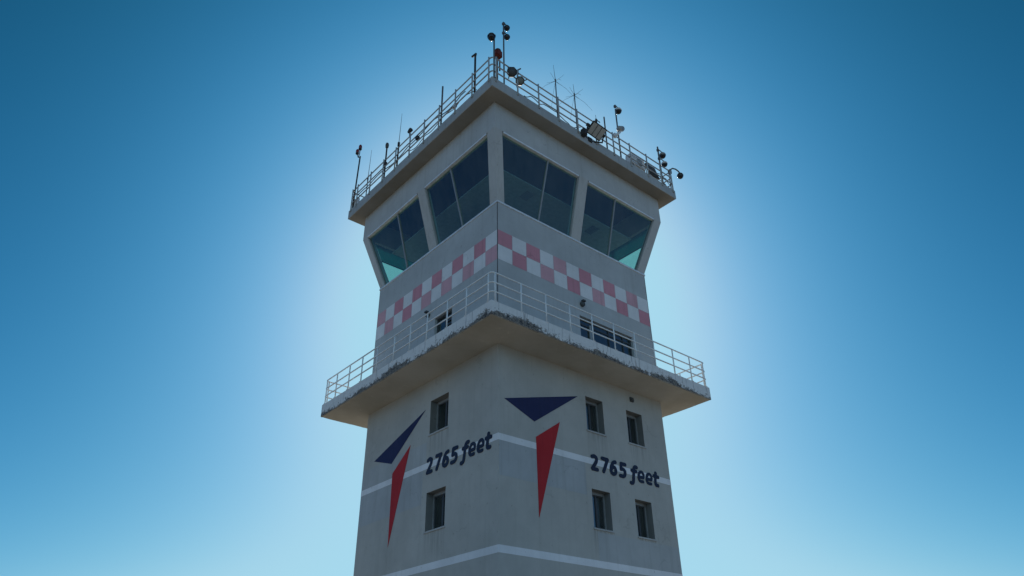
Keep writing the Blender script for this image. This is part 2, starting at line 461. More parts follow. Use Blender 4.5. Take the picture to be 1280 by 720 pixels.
def lettering(k, ds):
    H = .53; zb = 8.455; th = .105*.53/.53; slant = .10
    segs = []; hw = .062
    for ch, x in adv:
        for st in G[ch]:
            q = [(x+ds+u*H*.95+slant*v*H, zb+v*H) for u, v in st]
            segs += [(a_, b_, .052 if ch == 'e' else hw) for a_, b_ in zip(q, q[1:])]
    step = .0095
    x0 = adv[0][1]+ds-.1; x1 = adv[-1][1]+ds+.55; z0 = zb-.25; z1 = zb+.65
    nx, nz = int((x1-x0)/step), int((z1-z0)/step)
    D = [[1.]*(nz+1) for _ in range(nx+1)]
    for (a, b, hw_) in segs:
        i0 = max(int((min(a[0], b[0])-.09-x0)/step), 0); i1 = min(int((max(a[0], b[0])+.09-x0)/step)+1, nx)
        j0 = max(int((min(a[1], b[1])-.09-z0)/step), 0); j1 = min(int((max(a[1], b[1])+.09-z0)/step)+1, nz)
        ux, uz = b[0]-a[0], b[1]-a[1]; L2 = ux*ux+uz*uz+1e-12
        for i in range(i0, i1+1):
            px = x0+i*step-a[0]; row = D[i]
            for j in range(j0, j1+1):
                pz = z0+j*step-a[1]; t = max(0, min(1, (px*ux+pz*uz)/L2))
                dd = math.hypot(px-t*ux, pz-t*uz)-hw_
                if dd < row[j]: row[j] = dd
    mb = T(); V = {}
    def vert(key, x, z):
        if key not in V: V[key] = mb.bm.verts.new(P(k, x, .010, z))
        return V[key]
    for i in range(nx):
        for j in range(nz):
            cs = [(i, j), (i+1, j), (i+1, j+1), (i, j+1)]; v = [D[a][b] for a, b in cs]
            if min(v) >= 0: continue
            poly = []
            for q in range(4):
                (a, b), (c, d) = cs[q], cs[(q+1) % 4]; va, vb = v[q], v[(q+1) % 4]
                if va < 0: poly.append(vert((a, b), x0+a*step, z0+b*step))
                if (va < 0) != (vb < 0):
                    t = va/(va-vb); key = tuple(sorted(((a, b), (c, d))))
                    poly.append(vert(key, x0+(a+(c-a)*t)*step, z0+(b+(d-b)*t)*step))
            if len(set(poly)) > 2:
                try: mb.bm.faces.new(poly)
                except ValueError: pass
    ex = bmesh.ops.extrude_face_region(mb.bm, geom=mb.bm.faces[:])
    off = P(k, 0, .022, 0)-P(k, 0, .010, 0)
    bmesh.ops.translate(mb.bm, verts=[v for v in ex['geom'] if isinstance(v, bmesh.types.BMVert)], vec=off)
    o = mb.build('lettering', M['ink'], tower); o['label'] = 'dark blue lettering reading 2765 feet'
lettering(0, 0); lettering(3, .36)

# check band
for k in (0, 1, 2, 3):
    mb = T(); zz = (14.905, 15.51, 16.12); rnd = random.Random(3+k)
    for i in range(12):
        for j in (0, 1):
            pink = (i+j) % 2 == 1
            a, b = W*i/12, W*(i+1)/12; e = .006
            mi = (1 if rnd.random() < .6 else 2) if pink else 0
            s0, s1 = a+e, b-e
            if i == 0: s0 = .015
            if i == 11: s1 = W-.015
            mb.face([P(k, s0, .004, zz[j]+e), P(k, s1, .004, zz[j]+e), P(k, s1, .004, zz[j+1]-e), P(k, s0, .004, zz[j+1]-e)], mi)
    mb.build('check_band', [M['check_w'], M['check_p'], M['check_q']], tower)

# gallery windows
def gal_window(k, a, b, c, d, divs, transom):
    f = T(); D0, D1 = -.16, -.10
    sbox(f, k, a, a+.05, D0, D1, c, d); sbox(f, k, b-.05, b, D0, D1, c, d)
    sbox(f, k, a+.05, b-.05, D0, D1, d-.05, d); sbox(f, k, a+.05, b-.05, D0, D1, c, c+.05)
    if transom: sbox(f, k, a+.05, b-.05, D0+.01, D1-.01, transom, transom+.045)
    for s, w_ in divs: sbox(f, k, s, s+w_, D0+.005, D1+.004, c+.05, d-.05)
    fo = f.build('window', M['frame_d'], tower)
    p = T(); p.face([P(k, a, -.14, c), P(k, b, -.14, c), P(k, b, -.14, d), P(k, a, -.14, d)]); p.build('pane', M['glass2'], fo)
    return fo
fo = gal_window(0, *GW[0], [(5.35, .05), (6.12, .05)], 13.78)
q = T(); sbox(q, 0, 4.34, 4.42, -.12, -.07, 12.95, 13.86); q.build('stile', M['grey'], fo)
fo = gal_window(3, *GL[0], [(4.75, .06)], 0)
q = T()
for i in range(7): sbox(q, 3, 4.83, 5.20, -.12, -.095, 13.02+i*.15, 13.09+i*.15)
q.build('louvre', M['frame_d'], fo)
for k, s, z in ((0, 3.93, 14.54), (3, 3.80, 14.45)):
    mb = T(); rot = Matrix.Rotation({0: R(90), 3: R(90)}[k], 4, 'X') if k == 0 else Matrix.Rotation(R(-90), 4, 'Y')
    m = Matrix.Translation(P(k, s, .0, z)) @ rot
    mb.lathe(m, [(.001, -.02), (.09, -.02), (.10, .05), (.085, .10), (.04, .125), (0, .13)], 16)
    sbox(mb, k, s-.07, s+.07, .05, .16, z+.08, z+.14)
    mb.build('wall_lamp', M['grey_d'], tower)
mb = T()                                               # small vent and its stain hood under the gallery
sbox(mb, 0, 6.05, 6.22, -.02, .05, 11.34, 11.50); sbox(mb, 0, 6.08, 6.19, .05, .09, 11.36, 11.42)
mb.build('vent', M['grey_d'], tower)

# ------------------------------------------------------------------ slabs
def slab(name, d, z0, z1, mats, jag):
    """slab with a subdivided edge; the paint has broken away along the lower arris"""
    mb = T(); n = 150; L0, L1 = -d, W+d
    def jit(k, u, ch):
        p = P(k, u, d, 0)
        a = noise.noise(Vector((p.x*1.7, p.y*1.7, ch)))
        b = noise.noise(Vector((p.x*9, p.y*9, ch+5)))
        return max(0., a*.8+b*.6+.12)
    top, mid, bot = [], [], []
    for k in range(4):
        for i in range(n):
            u = L0+(L1-L0)*i/n
            e = .3 if i == 0 else 1.
            j = jit(k, u, 1.)*jag*e; j2 = jit(k, u, 7.)*jag*e
            top.append(mb.bm.verts.new(P(k, u, d, z1)))
            mid.append(mb.bm.verts.new(P(k, u, d-.002-j2*.25, z0+.012+j*1.1)))
            bot.append(mb.bm.verts.new(P(k, min(max(u, L0+.02+j2), L1-.02-j2), d-.02-j2, z0)))
    N = len(top)
    for i in range(N):
        q = (i+1) % N
        mb.bm.faces.new((mid[i], mid[q], top[q], top[i])).material_index = 0
        mb.bm.faces.new((bot[i], bot[q], mid[q], mid[i])).material_index = 1
    mb.bm.faces.new(top).material_index = 2
    mb.bm.faces.new(bot[::-1]).material_index = 3
    return mb.build(name, mats, tower)
GZ0, GZ1, GD = 11.746, 12.236, 1.325
RZ0, RZ1, RD = 21.146, 21.601, 1.28
M['spall'] = simple('spalled_concrete', (.33, .29, .24), .95, 0, .45, 14, .4)
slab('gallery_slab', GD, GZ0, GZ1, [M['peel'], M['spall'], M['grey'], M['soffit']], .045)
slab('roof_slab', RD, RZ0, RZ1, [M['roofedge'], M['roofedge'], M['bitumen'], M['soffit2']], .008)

# ------------------------------------------------------------------ railings
def railing(name, d, zs, post_ss, zbase, rr, rp, mat, dpost, foot):
    mb = T(); rc = .11
    for z in zs:
        pts = []
        for k in range(4):
            for a in (0, 30, 60, 90):                   # rounded corner where side k begins
                ca, sa = math.cos(R(a)), math.sin(R(a))
                pts.append(P(k, -d+rc-rc*math.cos(R(a)), 0, z)*0 + P(k, -d+rc*(1-math.sin(R(a))), d-rc*(1-math.cos(R(a))), z) if False else P(k, -d+rc*(1-ca), d-rc*(1-sa), z))
            pts.append(P(k, W/2, d, z))
        mb.tube(pts, rr, 8, closed=True)
    o = mb.build(name, mat, tower)
    ztop = zs[0]
    pm = MB(); pm.tube([(0, 0, 0), (0, 0, ztop-zbase)], rp, 8)
    if foot: pm.box(-.05, .05, -.05, .05, 0, .012)
    else: pm.box(-.035, .035, -.02, .02, -.01, .12)
    first = None
    for k in range(4):
        for s in post_ss[k]:
            loc = P(k, s, dpost, zbase)
            if first is None: first = pm.build('post', mat, o); c = first
            else: c = first.copy(); COL.objects.link(c); c.parent = o
            c.location = loc-Vector(TB)
            c.rotation_euler.z = k*math.pi/2
    return o
gp = [-1.16, -.13, .90, 1.95, 2.98, 4.03, 5.09, 6.11, 7.17, 8.15, 8.96]
gl = [-1.17, -.37, .605, 1.54, 2.59, 3.72, 4.72, 5.72, 6.84, 7.85, 8.93]
railing('gallery_railing', GD-.035, (13.245, 12.90, 12.58), {0: gp, 1: gp, 2: gp, 3: gl}, GZ1, .024, .024, M['rail_w'], GD-.035, True)
rp = [-1.10, -.07, .99, 2.03, 3.07, 4.11, 5.15, 6.20, 7.28, 8.19, 8.92]
rl = [-1.06, -.59, .555, 1.61, 2.60, 3.70, 4.74, 5.78, 6.86, 7.92, 8.92]
railing('roof_railing', RD-.045, (22.705, 22.34, 21.99), {0: rp, 1: rp, 2: rp, 3: rl}, 21.44, .027, .030, M['rail_g'], RD+.022, False)

# ------------------------------------------------------------------ cab
B, ZI, ZB = .701, 17.345, 19.935
def C(k, s, t, inn=0.):
    """point on slanted side k: s along it, t 0 at the sill .. 1 at the bend, inn = distance inwards"""
    return P(k, s, B*t-inn, ZI+(ZB-ZI)*t)
def cedge(t): return -B*t, W+B*t
wins = [((.32, -.335), (3.615, 3.585)), ((4.10, 4.06), (7.38, 8.09))]     # (bottom s, top s) of the jambs
mull = [1.985, 5.715]
for k in range(4):
    for (b0, t0, b1, t1) in ((0, -B, .32, -.335), (3.615, 3.585, 4.10, 4.06), (7.38, 8.09, W, W+B)):
        mb = T(); dpt = .26
        l0 = (b0 if b0 else 0); corner0 = (b0 == 0); corner1 = (b1 == W)
        ib0 = b0+(dpt if corner0 else 0); it0 = t0+(dpt if corner0 else 0)
        ib1 = b1-(dpt if corner1 else 0); it1 = t1-(dpt if corner1 else 0)
        mb.hexa([C(k, b0, 0), C(k, b1, 0), C(k, ib1, 0, dpt), C(k, ib0, 0, dpt), C(k, t0, 1), C(k, t1, 1), C(k, it1, 1, dpt), C(k, it0, 1, dpt)])
        mb.build('cab_pillar', M['cabwall'], tower)
    # glazing
    for w_i, ((b0, t0), (b1, t1)) in enumerate(wins):
        s_m = mull[w_i]; G_IN = .09
        def bar(mb, sa, sb, ta, tb, sa2, sb2, i0, i1):     # bar between t=ta and tb
            mb.hexa([C(k, sa, ta, i0), C(k, sb, ta, i0), C(k, sb, ta, i1), C(k, sa, ta, i1), C(k, sa2, tb, i0), C(k, sb2, tb, i0), C(k, sb2, tb, i1), C(k, sa2, tb, i1)])
        def sj(t, e=0): return b0+(t0-b0)*t+e, b1+(t1-b1)*t-e
        f = T(); fw = .045
        a0, a1 = sj(0); c0, c1 = sj(1)
        bar(f, a0, a0+fw, 0, .998, c0, c0+fw, .05, .13); bar(f, a1-fw, a1, 0, .998, c1-fw, c1, .05, .13)
        (p0, p1), (q0, q1) = sj(.975, fw), sj(.998, fw)
        hd = T(); bar(hd, p0, p1, .972, .990, q0, q1, -.03, .13)
        (p0, p1), (q0, q1) = sj(0, fw), sj(.02, fw)
        bar(f, p0, p1, .0, .02, q0, q1, .05, .13)
        fo = f.build('cab_window', M['frame'], tower); hd.build('head_trim', M['trim'], fo)
        mm = T(); bar(mm, s_m-.026, s_m+.026, .02, .978, s_m-.026, s_m+.026, .045, .13); mm.build('mullion', M['frame'], fo)
        for (u0, u1) in ((None, s_m), (s_m, None)):
            pm = T()
            l_b, r_b = sj(.02, .03); l_t, r_t = sj(.978, .03)
            if u0 is None: r_b = r_t = u1-.02
            else: l_b = l_t = u0+.02
            pm.face([C(k, l_b, .02, G_IN), C(k, r_b, .02, G_IN), C(k, r_t, .978, G_IN), C(k, l_t, .978, G_IN)])
            pm.build('pane', M['glass'], fo)
        if k in (1, 2):                                   # sun film pulled down on the sunny sides
            tb = (18.92-ZI)/(ZB-ZI); bl = T()
            (l0, r0), (l1, r1) = sj(tb, .09), sj(.97, .09)
            bar(bl, l0, r0, tb, .97, l1, r1, .17, .176)
            bo = bl.build('roller_blind', M['blind'], fo)
            br = T(); bar(br, l0-.01, r0+.01, tb-.012, tb+.004, l0-.01, r0+.01, .16, .186); br.build('bottom_bar', M['frame_d'], bo)
    # upright band between the bend and the roof
    mb = T()
    mb.hexa([P(k, -B, B, ZB), P(k, W+B, B, ZB), P(k, W+B-.25, B-.25, ZB), P(k, -B+.25, B-.25, ZB), P(k, -B, B, RZ0+.05), P(k, W+B, B, RZ0+.05), P(k, W+B-.25, B-.25, RZ0+.05), P(k, -B+.25, B-.25, RZ0+.05)])
    mb.build('eaves_band', M['cabwall'], tower)
    mb = T(); e = .03                                    # pale metal flashing on the sill
    mb.hexa([P(k, -e, e, ZI-.06), P(k, W+e, e, ZI-.06), P(k, W-.3, -.3, ZI-.06), P(k, .3, -.3, ZI-.06), P(k, -e, e, ZI+.012), P(k, W+e, e, ZI+.012), P(k, W-.3, -.3, ZI+.012), P(k, .3, -.3, ZI+.012)])
    mb.build('sill_flashing', M['trim'], tower)
mb = T(); mb.box(.25, W-.25, .25, W-.25, 19.15, 19.19); ce = mb.build('ceiling', M['ceil'], tower)
for (x, y) in ((2.15, .80), (5.75, .82), (2.15, 4), (5.75, 4)):
    mb = T()
    for i in range(5):
        mb.box(x-.18+i*.08, x-.15+i*.08, y-.22, y+.22, 19.125, 19.149)
    mb.box(x-.21, x+.21, y-.25, y-.222, 19.128, 19.1495); mb.box(x-.21, x+.21, y+.222, y+.25, 19.128, 19.1495)
    mb.build('ceiling_vent', M['grey'] if y > 1 else M['vent'], ce)
mb = T(); mb.box(-.44, W+.44, -.44, W+.44, 21.0, 21.10); mb.build('ceiling_void', M['void'], tower)
mb = T(); mb.box(.02, W-.02, .02, W-.02, 16.3, 16.4); mb.build('cab_floor', M['floor'], tower)
mb = T()
for k in range(4): sbox(mb, k, .7, W-.7, -1.0, -.35, 17.1, 17.18)
mb.build('console', M['grey_d'], tower)

# ------------------------------------------------------------------ roof equipment
D = RD-.05
def rp_(k, s, d=D, z=RZ1): return P(k, s, d, z)
def part(parent, mb, name, mat, **kw): return mb.build(name, mat, parent, **kw)

def dome(parent, c, r, side, body='grey', dark='lens'):
    """dome camera: housing cap above, smoked ball below; c = centre in the thing's space"""
    m = Matrix.Translation(c)
    mb = MB(); mb.lathe(m, [(0, r*1.35), (r*.22, r*1.22), (r*.40, r*.95), (r*.80, r*.62), (r*1.02, r*.18), (r*1.0, -.12*r), (0, -.13*r)], 16)
    h = part(parent, mb, 'housing', M[body])
    mb = MB(); prof = [(r*.94*math.cos(R(a)), -.14*r-r*.98*math.sin(R(a))) for a in (0, 20, 40, 60, 75)]+[(0, -1.13*r)]
    mb.lathe(m, prof, 16); part(h, mb, 'lens', M[dark])

def camera_pole(k, s, ztop, heads, label, r=.032, base=RZ1, d=D, mat='steel', group='dome cameras on poles'):
    """heads: (side along s, dz from the top, radius, body material, arm length)"""
    loc = rp_(k, s, d, base); t = thing('camera_pole', label, 'camera pole', loc, group)
    along = P(k, 1, 0, 0)-P(k, 0, 0, 0); H = ztop-base
    mb = MB(); mb.tube([(0, 0, 0), (0, 0, H)], r, 10); mb.box(-.08, .08, -.08, .08, 0, .02); part(t, mb, 'pole', M[mat])
    for (sd, dz, rad, body, arm) in heads:
        c = Vector((0, 0, H+dz))+along*sd
        mb = MB(); mb.tube([Vector((0, 0, H+dz+rad*1.0)), Vector((0, 0, H+dz+rad*1.35))+along*sd*.5, c+Vector((0, 0, rad*1.1))], .022, 8)
        mb.boxm(Matrix.Translation((0, 0, H+dz+rad*.9)), .09, .09, .12)
        part(t, mb, 'arm', M[mat])
        dome(t, c, rad, sd, body)
    return t

camera_pole(0, -1.14, 23.72, [(-.13, .03, .155, 'dark', 0)], 'shorter camera pole with a single dome camera at the front roof corner', .034)
camera_pole(0, -.60, 24.98, [(.17, .0, .12, 'dark', 0), (.17, -.53, .12, 'dark', 0)], 'tall pole with two dark dome cameras one above the other at the front corner', .03, d=D-.08)
camera_pole(0, 5.72, 24.50, [(.20, .03, .15, 'white', 0)], 'slim pole with one white dome camera at its top, right of the large floodlight', .032, d=D-.06)
# its second camera, on a white arm halfway up, is a thing of its own
t = thing('bracket_camera', 'pale bracket camera with a white arm halfway up the pole right of the big floodlight', 'camera', rp_(0, 5.60, D, 22.70))
mb = MB(); mb.tube([(-.18, -.02, .0), (-.02, -.05, .22), (.12, -.05, .38)], [.05, .06, .05], 10); mb.boxm(Matrix.Translation((-.20, 0, .03)), .13, .12, .18); part(t, mb, 'arm', M['white'])
mb = MB(); m = Matrix.Translation((.0, -.06, .50)) @ Matrix.Rotation(R(62), 4, 'Y')
mb.lathe(m, [(0, -.02), (.09, 0), (.12, .05), (.125, .30), (.10, .31)], 14); part(t, mb, 'housing', M['grey'])
mb = MB(); mb.lathe(m, [(0, .40), (.07, .385), (.108, .34), (.115, .30), (0, .29)], 14); part(t, mb, 'lens', M['lens'])
camera_pole(0, 8.34, 23.78, [(.30, -.33, .15, 'grey', 0), (.34, -.82, .14, 'white', 0)], 'short camera pole with two dome cameras beside the right roof corner', .036)
# gooseneck at the right corner
t = thing('corner_camera', 'dark dome camera on a gooseneck arm reaching out past the right roof corner', 'camera', rp_(0, W+1.20, D, 22.66))
mb = MB(); mb.tube([(0, 0, 0), (.02, -.03, .14), (.16, -.06, .27), (.36, -.08, .32), (.54, -.1, .27), (.60, -.1, .20)], .032, 10)
mb.boxm(Matrix.Translation((0, 0, .02)), .12, .12, .2); part(t, mb, 'arm', M['steel'])
dome(t, Vector((.62, -.1, .06)), .145, 1, 'dark')

# red beacon box
t = thing('beacon', 'dark red beacon box between the two camera poles at the front roof corner', 'beacon', rp_(0, -.90, D-.1, RZ1))
mb = MB(); mb.tube([(0, 0, 0), (0, 0, 1.42)], .026, 8); mb.tube([(.11, 0, .75), (.11, 0, 1.30)], .03, 8); part(t, mb, 'post', M['steel'])
mb = MB(); mb.boxm(Matrix.Translation((.02, 0, 1.56)) @ Matrix.Rotation(R(8), 4, 'Z'), .28, .24, .30); part(t, mb, 'case', M['redbox'], bevel=.02)
mb = MB(); mb.lathe(Matrix.Translation((.02, 0, 1.71)), [(.13, 0), (.12, .06), (.07, .12), (0, .13)], 14); part(t, mb, 'cap', M['dark'])
mb = MB(); mb.lathe(Matrix.Translation((-.13, -.03, 1.50)) @ Matrix.Rotation(R(-90), 4, 'Y'), [(.055, 0), (.05, .03), (0, .045)], 12); part(t, mb, 'lens', M['redglass'])

# rounded floodlights clamped to the rail
def round_flood(s, z, r, mat, lm, label, arm_s):
    t = thing('floodlight', label, 'floodlight', rp_(0, s, D+.05, z), 'round floodlights on the roof railing')
    m = Matrix.Rotation(R(-36), 4, 'Z') @ Matrix.Rotation(R(122), 4, 'X') @ Matrix.Rotation(R(22.5), 4, 'Z')
    mb = MB(); mb.lathe(m, [(0, -.16), (r*.6, -.15), (r*.95, -.05), (r, .06), (r*1.05, .08), (r*1.05, .11), (r*.9, .112)], 8); part(t, mb, 'housing', M[mat])
    mb = MB(); mb.lathe(m, [(0, .105), (r*.9, .105), (r*.9, .10), (0, .099)], 8); part(t, mb, 'lens', M[lm])
    mb = MB(); mb.tube([(0, .08, -.02), (arm_s, .08, 22.69-z)], .022, 8); mb.tube([(-r*.5, .08, -r-.12), (0, .06, r+.12)], .02, 8); part(t, mb, 'bracket', M['steel'])
round_flood(-.33, 22.44, .19, 'dark', 'grey_d', 'dark grey octagonal floodlight on the right railing nearest the front roof corner', -.12)
round_flood(.06, 22.24, .17, 'grey_d', 'olive', 'paler grey green octagonal floodlight just right of the dark octagonal one', .42)
mb = MB(rp_(0, .02, D, 22.70)); l = rp_(0, .02, D, 22.62)
mb.tube([l, l+Vector((0, 0, .25)), l+Vector((.14, 0, .42))], .03, 8)
tag(mb.build('rail_stub', M['steel']), 'short bent steel stub above the rail over the grey green octagonal floodlight', 'pipe stub')

# big rectangular floodlight
t = thing('floodlight', 'large rectangular floodlight tilted down over the edge of the right roof railing', 'floodlight', rp_(0, 3.72, RD+.10, 21.55))
ml = Matrix.Translation((.16, -.14, .33)) @ Matrix.Rotation(R(4), 4, 'Y') @ Matrix.Rotation(R(56), 4, 'X')
mb = MB(); mb.hexa([ml @ Vector(v) for v in [(-.40, -.06, -.28), (.40, -.06, -.28), (.40, -.06, .28), (-.40, -.06, .28), (-.26, .20, -.18), (.26, .20, -.18), (.26, .20, .18), (-.26, .20, .18)]]); part(t, mb, 'housing', M['dark'], bevel=.015)
mb = MB(); mb.hexa([ml @ Vector(v) for v in [(-.34, -.085, -.23), (.34, -.085, -.23), (.34, -.085, .23), (-.34, -.085, .23), (-.34, -.062, -.23), (.34, -.062, -.23), (.34, -.062, .23), (-.34, -.062, .23)]]); gl_ = part(t, mb, 'lens', M['lampglass'])
mb = MB()
for x in (-.12, .11): mb.hexa([ml @ Vector(v) for v in [(x-.012, -.095, -.23), (x+.012, -.095, -.23), (x+.012, -.095, .23), (x-.012, -.095, .23), (x-.012, -.0855, -.23), (x+.012, -.0855, -.23), (x+.012, -.0855, .23), (x-.012, -.0855, .23)]])
part(gl_, mb, 'glazing_bar', M['grey_d'])
mb = MB(); 
for sx in (-1, 1):
    a = ml @ Vector((sx*.44, .03, 0)); mb.tube([a, Vector((a.x, a.y+.1, a.z-.30)), Vector((sx*.20, .12, -.06))], .034, 8); mb.lathe(Matrix.Translation(a) @ Matrix.Rotation(R(90), 4, 'Y'), [(0, -.05), (.075, -.05), (.075, .05), (0, .05)], 10)
mb.tube([(-.20, .12, -.06), (.20, .12, -.06)], .034, 8); mb.boxm(Matrix.Translation((0, .09, -.1)), .2, .08, .2); part(t, mb, 'yoke', M['dark'])
mb = MB(); mb.boxm(Matrix.Translation((-.42, .0, -.02)), .20, .22, .34); part(t, mb, 'ballast_box', M['dark'], bevel=.03)

# ground plane whips
def gp_antenna(s, zhub, ztip, label, lean):
    t = thing('whip_antenna', label, 'antenna', rp_(0, s, D-.04, RZ1), 'whip antennas with drooping radials')
    h = zhub-RZ1
    mb = MB(); mb.tube([(0, 0, -.05), (0, 0, h)], .023, 8); mb.tube([(0, 0, h), (0, 0, h+.10)], .03, 8); part(t, mb, 'mast', M['steel'])
    mb = MB(); mb.tube([(0, 0, h+.08), (lean*.5, 0, h+.4), (lean, 0, ztip-RZ1)], [.012, .009, .005], 6); part(t, mb, 'whip', M['steel'])
    for i in range(8):
        a = 2*math.pi*i/8+.3; L = .72 if i % 2 else .40; dr = -.95 if i % 2 else .30
        mb = MB(); mb.tube([(0, 0, h), (L*.6*math.cos(a), L*.6*math.sin(a), h+dr*.5*L), (L*math.cos(a), L*math.sin(a), h+dr*L*1.05)], [.006, .005, .004], 5); part(t, mb, 'radial', M['steel'])
gp_antenna(2.07, 23.72, 24.60, 'taller whip antenna with drooping radials on the right side of the roof', -.06)
gp_antenna(3.13, 23.62, 24.25, 'shorter whip antenna with drooping radials, left of the big rectangular floodlight', -.02)

# little weather vane behind the floodlight, bare pipe
t = thing('weather_vane', 'tiny weather vane on a thin rod behind the large rectangular floodlight', 'weather vane', rp_(0, 4.36, D-.05, RZ1))
mb = MB(); mb.tube([(0, 0, 0), (0, 0, 1.50)], .016, 6); part(t, mb, 'rod', M['steel'])
mb = MB(); mb.lathe(Matrix.Translation((0, 0, 1.35)), [(0, .1), (.05, .08), (.06, 0), (.03, -.08), (0, -.1)], 8); mb.tube([(-.05, 0, 1.46), (.24, .02, 1.44)], .010, 5); mb.tube([(0, 0, 1.4), (-.02, 0, 1.68)], .008, 5); mb.boxm(Matrix.Translation((.2, .02, 1.44)), .1, .008, .07); part(t, mb, 'vane', M['dark'])
def bare_pole(k, s, ztop, r, label, mat='steel', zb=RZ1, cap=None, d=D, lean=0.):
    t = thing('roof_pole', label, 'pole', rp_(k, s, d, zb))
    al = P(k, 1, 0, 0)-P(k, 0, 0, 0)
    mb = MB(); mb.tube([(0, 0, 0), Vector((0, 0, ztop-zb))+al*lean], r, 10); part(t, mb, 'pole', M[mat])
    top = Vector((0, 0, ztop-zb))+al*lean
    if cap == 'bent':
        mb = MB(); mb.tube([top-Vector((0, 0, .05)), top+Vector((0, 0, .03))-al*-.04, top+Vector((0, 0, .08))-al*.20], .045, 8); part(t, mb, 'cap', M['dark'])
    elif cap == 'bulb':
        mb = MB(); mb.lathe(Matrix.Translation(top), [(r, -.16), (r*1.9, -.12), (r*2.2, .04), (r*1.7, .12), (0, .15)], 10); part(t, mb, 'radome', M['grey_d'])
        mb = MB(); mb.boxm(Matrix.Translation(top*.48), .12, .12, .16); part(t, mb, 'clamp', M['dark'])
    return t
bare_pole(0, 4.88, 23.50, .03, 'plain bare steel pole between the big floodlight and the camera pole', d=D-.05)
# cabinets near the right corner
t = thing('equipment_case', 'white rounded equipment case behind the railing near the right roof corner', 'equipment case', rp_(0, 6.85, D-.26, RZ1+.12))
mb = MB(); mb.boxm(Matrix.Translation((.05, 0, .44)), .95, .36, .66); part(t, mb, 'case', M['white'], bevel=.07)
mb = MB()
for x in (-.3, .4): mb.box(x-.03, x+.03, -.18, .18, -.12, .115)
part(t, mb, 'feet', M['steel'])
mb = MB(); mb.lathe(Matrix.Translation((.12, -.181, .45)) @ Matrix.Rotation(R(90), 4, 'X'), [(0, .012), (.17, .012), (.2, 0), (.2, -.01)], 16); part(t, mb, 'fan_grille', M['grey'])
t = thing('equipment_cabinet', 'tilted dark grey cabinet behind the railing between the white case and right roof corner', 'cabinet', rp_(0, 7.88, D-.16, RZ1))
mb = MB(); m = Matrix.Translation((0, 0, .62)) @ Matrix.Rotation(R(-14), 4, 'X'); mb.boxm(m, .62, .10, .74); part(t, mb, 'panel', M['grey_d'], bevel=.015)
mb = MB(); mb.tube([(-.24, .05, 0), (-.24, .14, .8)], .022, 6); mb.tube([(.24, .05, 0), (.24, .14, .8)], .022, 6); mb.boxm(Matrix.Translation((0, 0, .05)), .6, .3, .05); part(t, mb, 'stand', M['steel'])

# left side
bare_pole(3, W-.05+.16, 23.82, .042, 'thick dark pole with a bent cap on the left side nearest the front roof corner', 'dark', cap='bent', d=D-.06)
bare_pole(3, W-1.965, 23.76, .036, 'plain thick steel pole standing above the middle of the left railing', 'steel', zb=21.6)
def whip(s, zthick, ztop, r, label):
    t = thing('whip_antenna', label, 'antenna', rp_(3, s, D-.03, 21.55), 'plain whip antennas on the left side')
    mb = MB(); mb.tube([(0, 0, 0), (0, 0, zthick-21.55)], r, 8); mb.tube([(0, 0, zthick-21.72), (0, 0, zthick-21.52)], r*1.5, 8); part(t, mb, 'base', M['dark'])
    mb = MB(); mb.tube([(0, 0, zthick-21.55), (0, -.03, (zthick+ztop)/2-21.55), (0, -.05, ztop-21.55)], [.013, .010, .006], 6); part(t, mb, 'whip', M['steel'])
whip(W-5.20, 23.02, 24.72, .036, 'long whip antenna on a thick dark base at the left railing')
whip(W-7.72, 22.75, 24.35, .022, 'thin whip antenna on the left railing next to the pole with red lamps')
bare_pole(3, W-6.17, 23.55, .036, 'dark pole with a bulb shaped top between the two thin whips on the left', 'dark', zb=21.52, cap='bulb')
t = thing('beacon_pole', 'dark pole carrying two small red lamps on a forked bracket at the left roof corner', 'beacon pole', rp_(3, W-8.84, D, 21.54))
mb = MB(); mb.tube([(0, 0, 0), (0, -.12, 3.12)], .036, 8); part(t, mb, 'pole', M['dark'])
mb = MB(); tp = Vector((0, -.12, 3.12)); mb.tube([tp+Vector((0, 0, -.1)), tp+Vector((0, .22, .10)), tp+Vector((0, .36, .45))], .022, 6); mb.tube([tp+Vector((0, .18, .06)), tp+Vector((0, .10, .25)), tp+Vector((0, .10, .50))], .02, 6); part(t, mb, 'bracket', M['dark'])
for y, z in ((.36, .45), (.10, .55)):
    mb = MB(); mb.lathe(Matrix.Translation(tp+Vector((0, y, z))), [(.03, -.04), (.065, 0), (.08, .07), (.075, .17), (.04, .23), (0, .24)], 12); l_ = part(t, mb, 'lamp', M['redglass'])
    mb = MB(); mb.lathe(Matrix.Translation(tp+Vector((0, y, z))), [(0, -.07), (.07, -.06), (.085, -.02), (.08, .0), (0, .01)], 12); part(l_, mb, 'lamp_base', M['dark'])
t = thing('dome_camera', 'small dark dome camera hung between the rails at the middle of the left railing', 'camera', rp_(3, W-3.63, D, 22.15))
mb = MB(); mb.tube([(0, 0, .16), (0, 0, .08)], .03, 8); mb.tube([(0, 0, .16), (0, -.2, .19)], .02, 6); part(t, mb, 'arm', M['steel']); dome(t, Vector((0, 0, 0)), .105, 1, 'dark')
t = thing('rail_lamp', 'small dark lamp sitting on top of the left railing left of its middle', 'lamp', rp_(3, W-4.30, D, 22.71))
mb = MB(); mb.tube([(0, 0, 0), (0, 0, .3)], .022, 6); part(t, mb, 'stem', M['steel'])
mb = MB(); mb.lathe(Matrix.Translation((0, .02, .34)) @ Matrix.Rotation(R(80), 4, 'X'), [(0, -.1), (.06, -.09), (.085, .02), (.09, .12), (0, .13)], 10); part(t, mb, 'head', M['dark'])
t = thing('junction_box', 'white junction box clipped behind the railing at the far left roof corner', 'junction box', rp_(3, W-8.72, D-.10, 21.66))
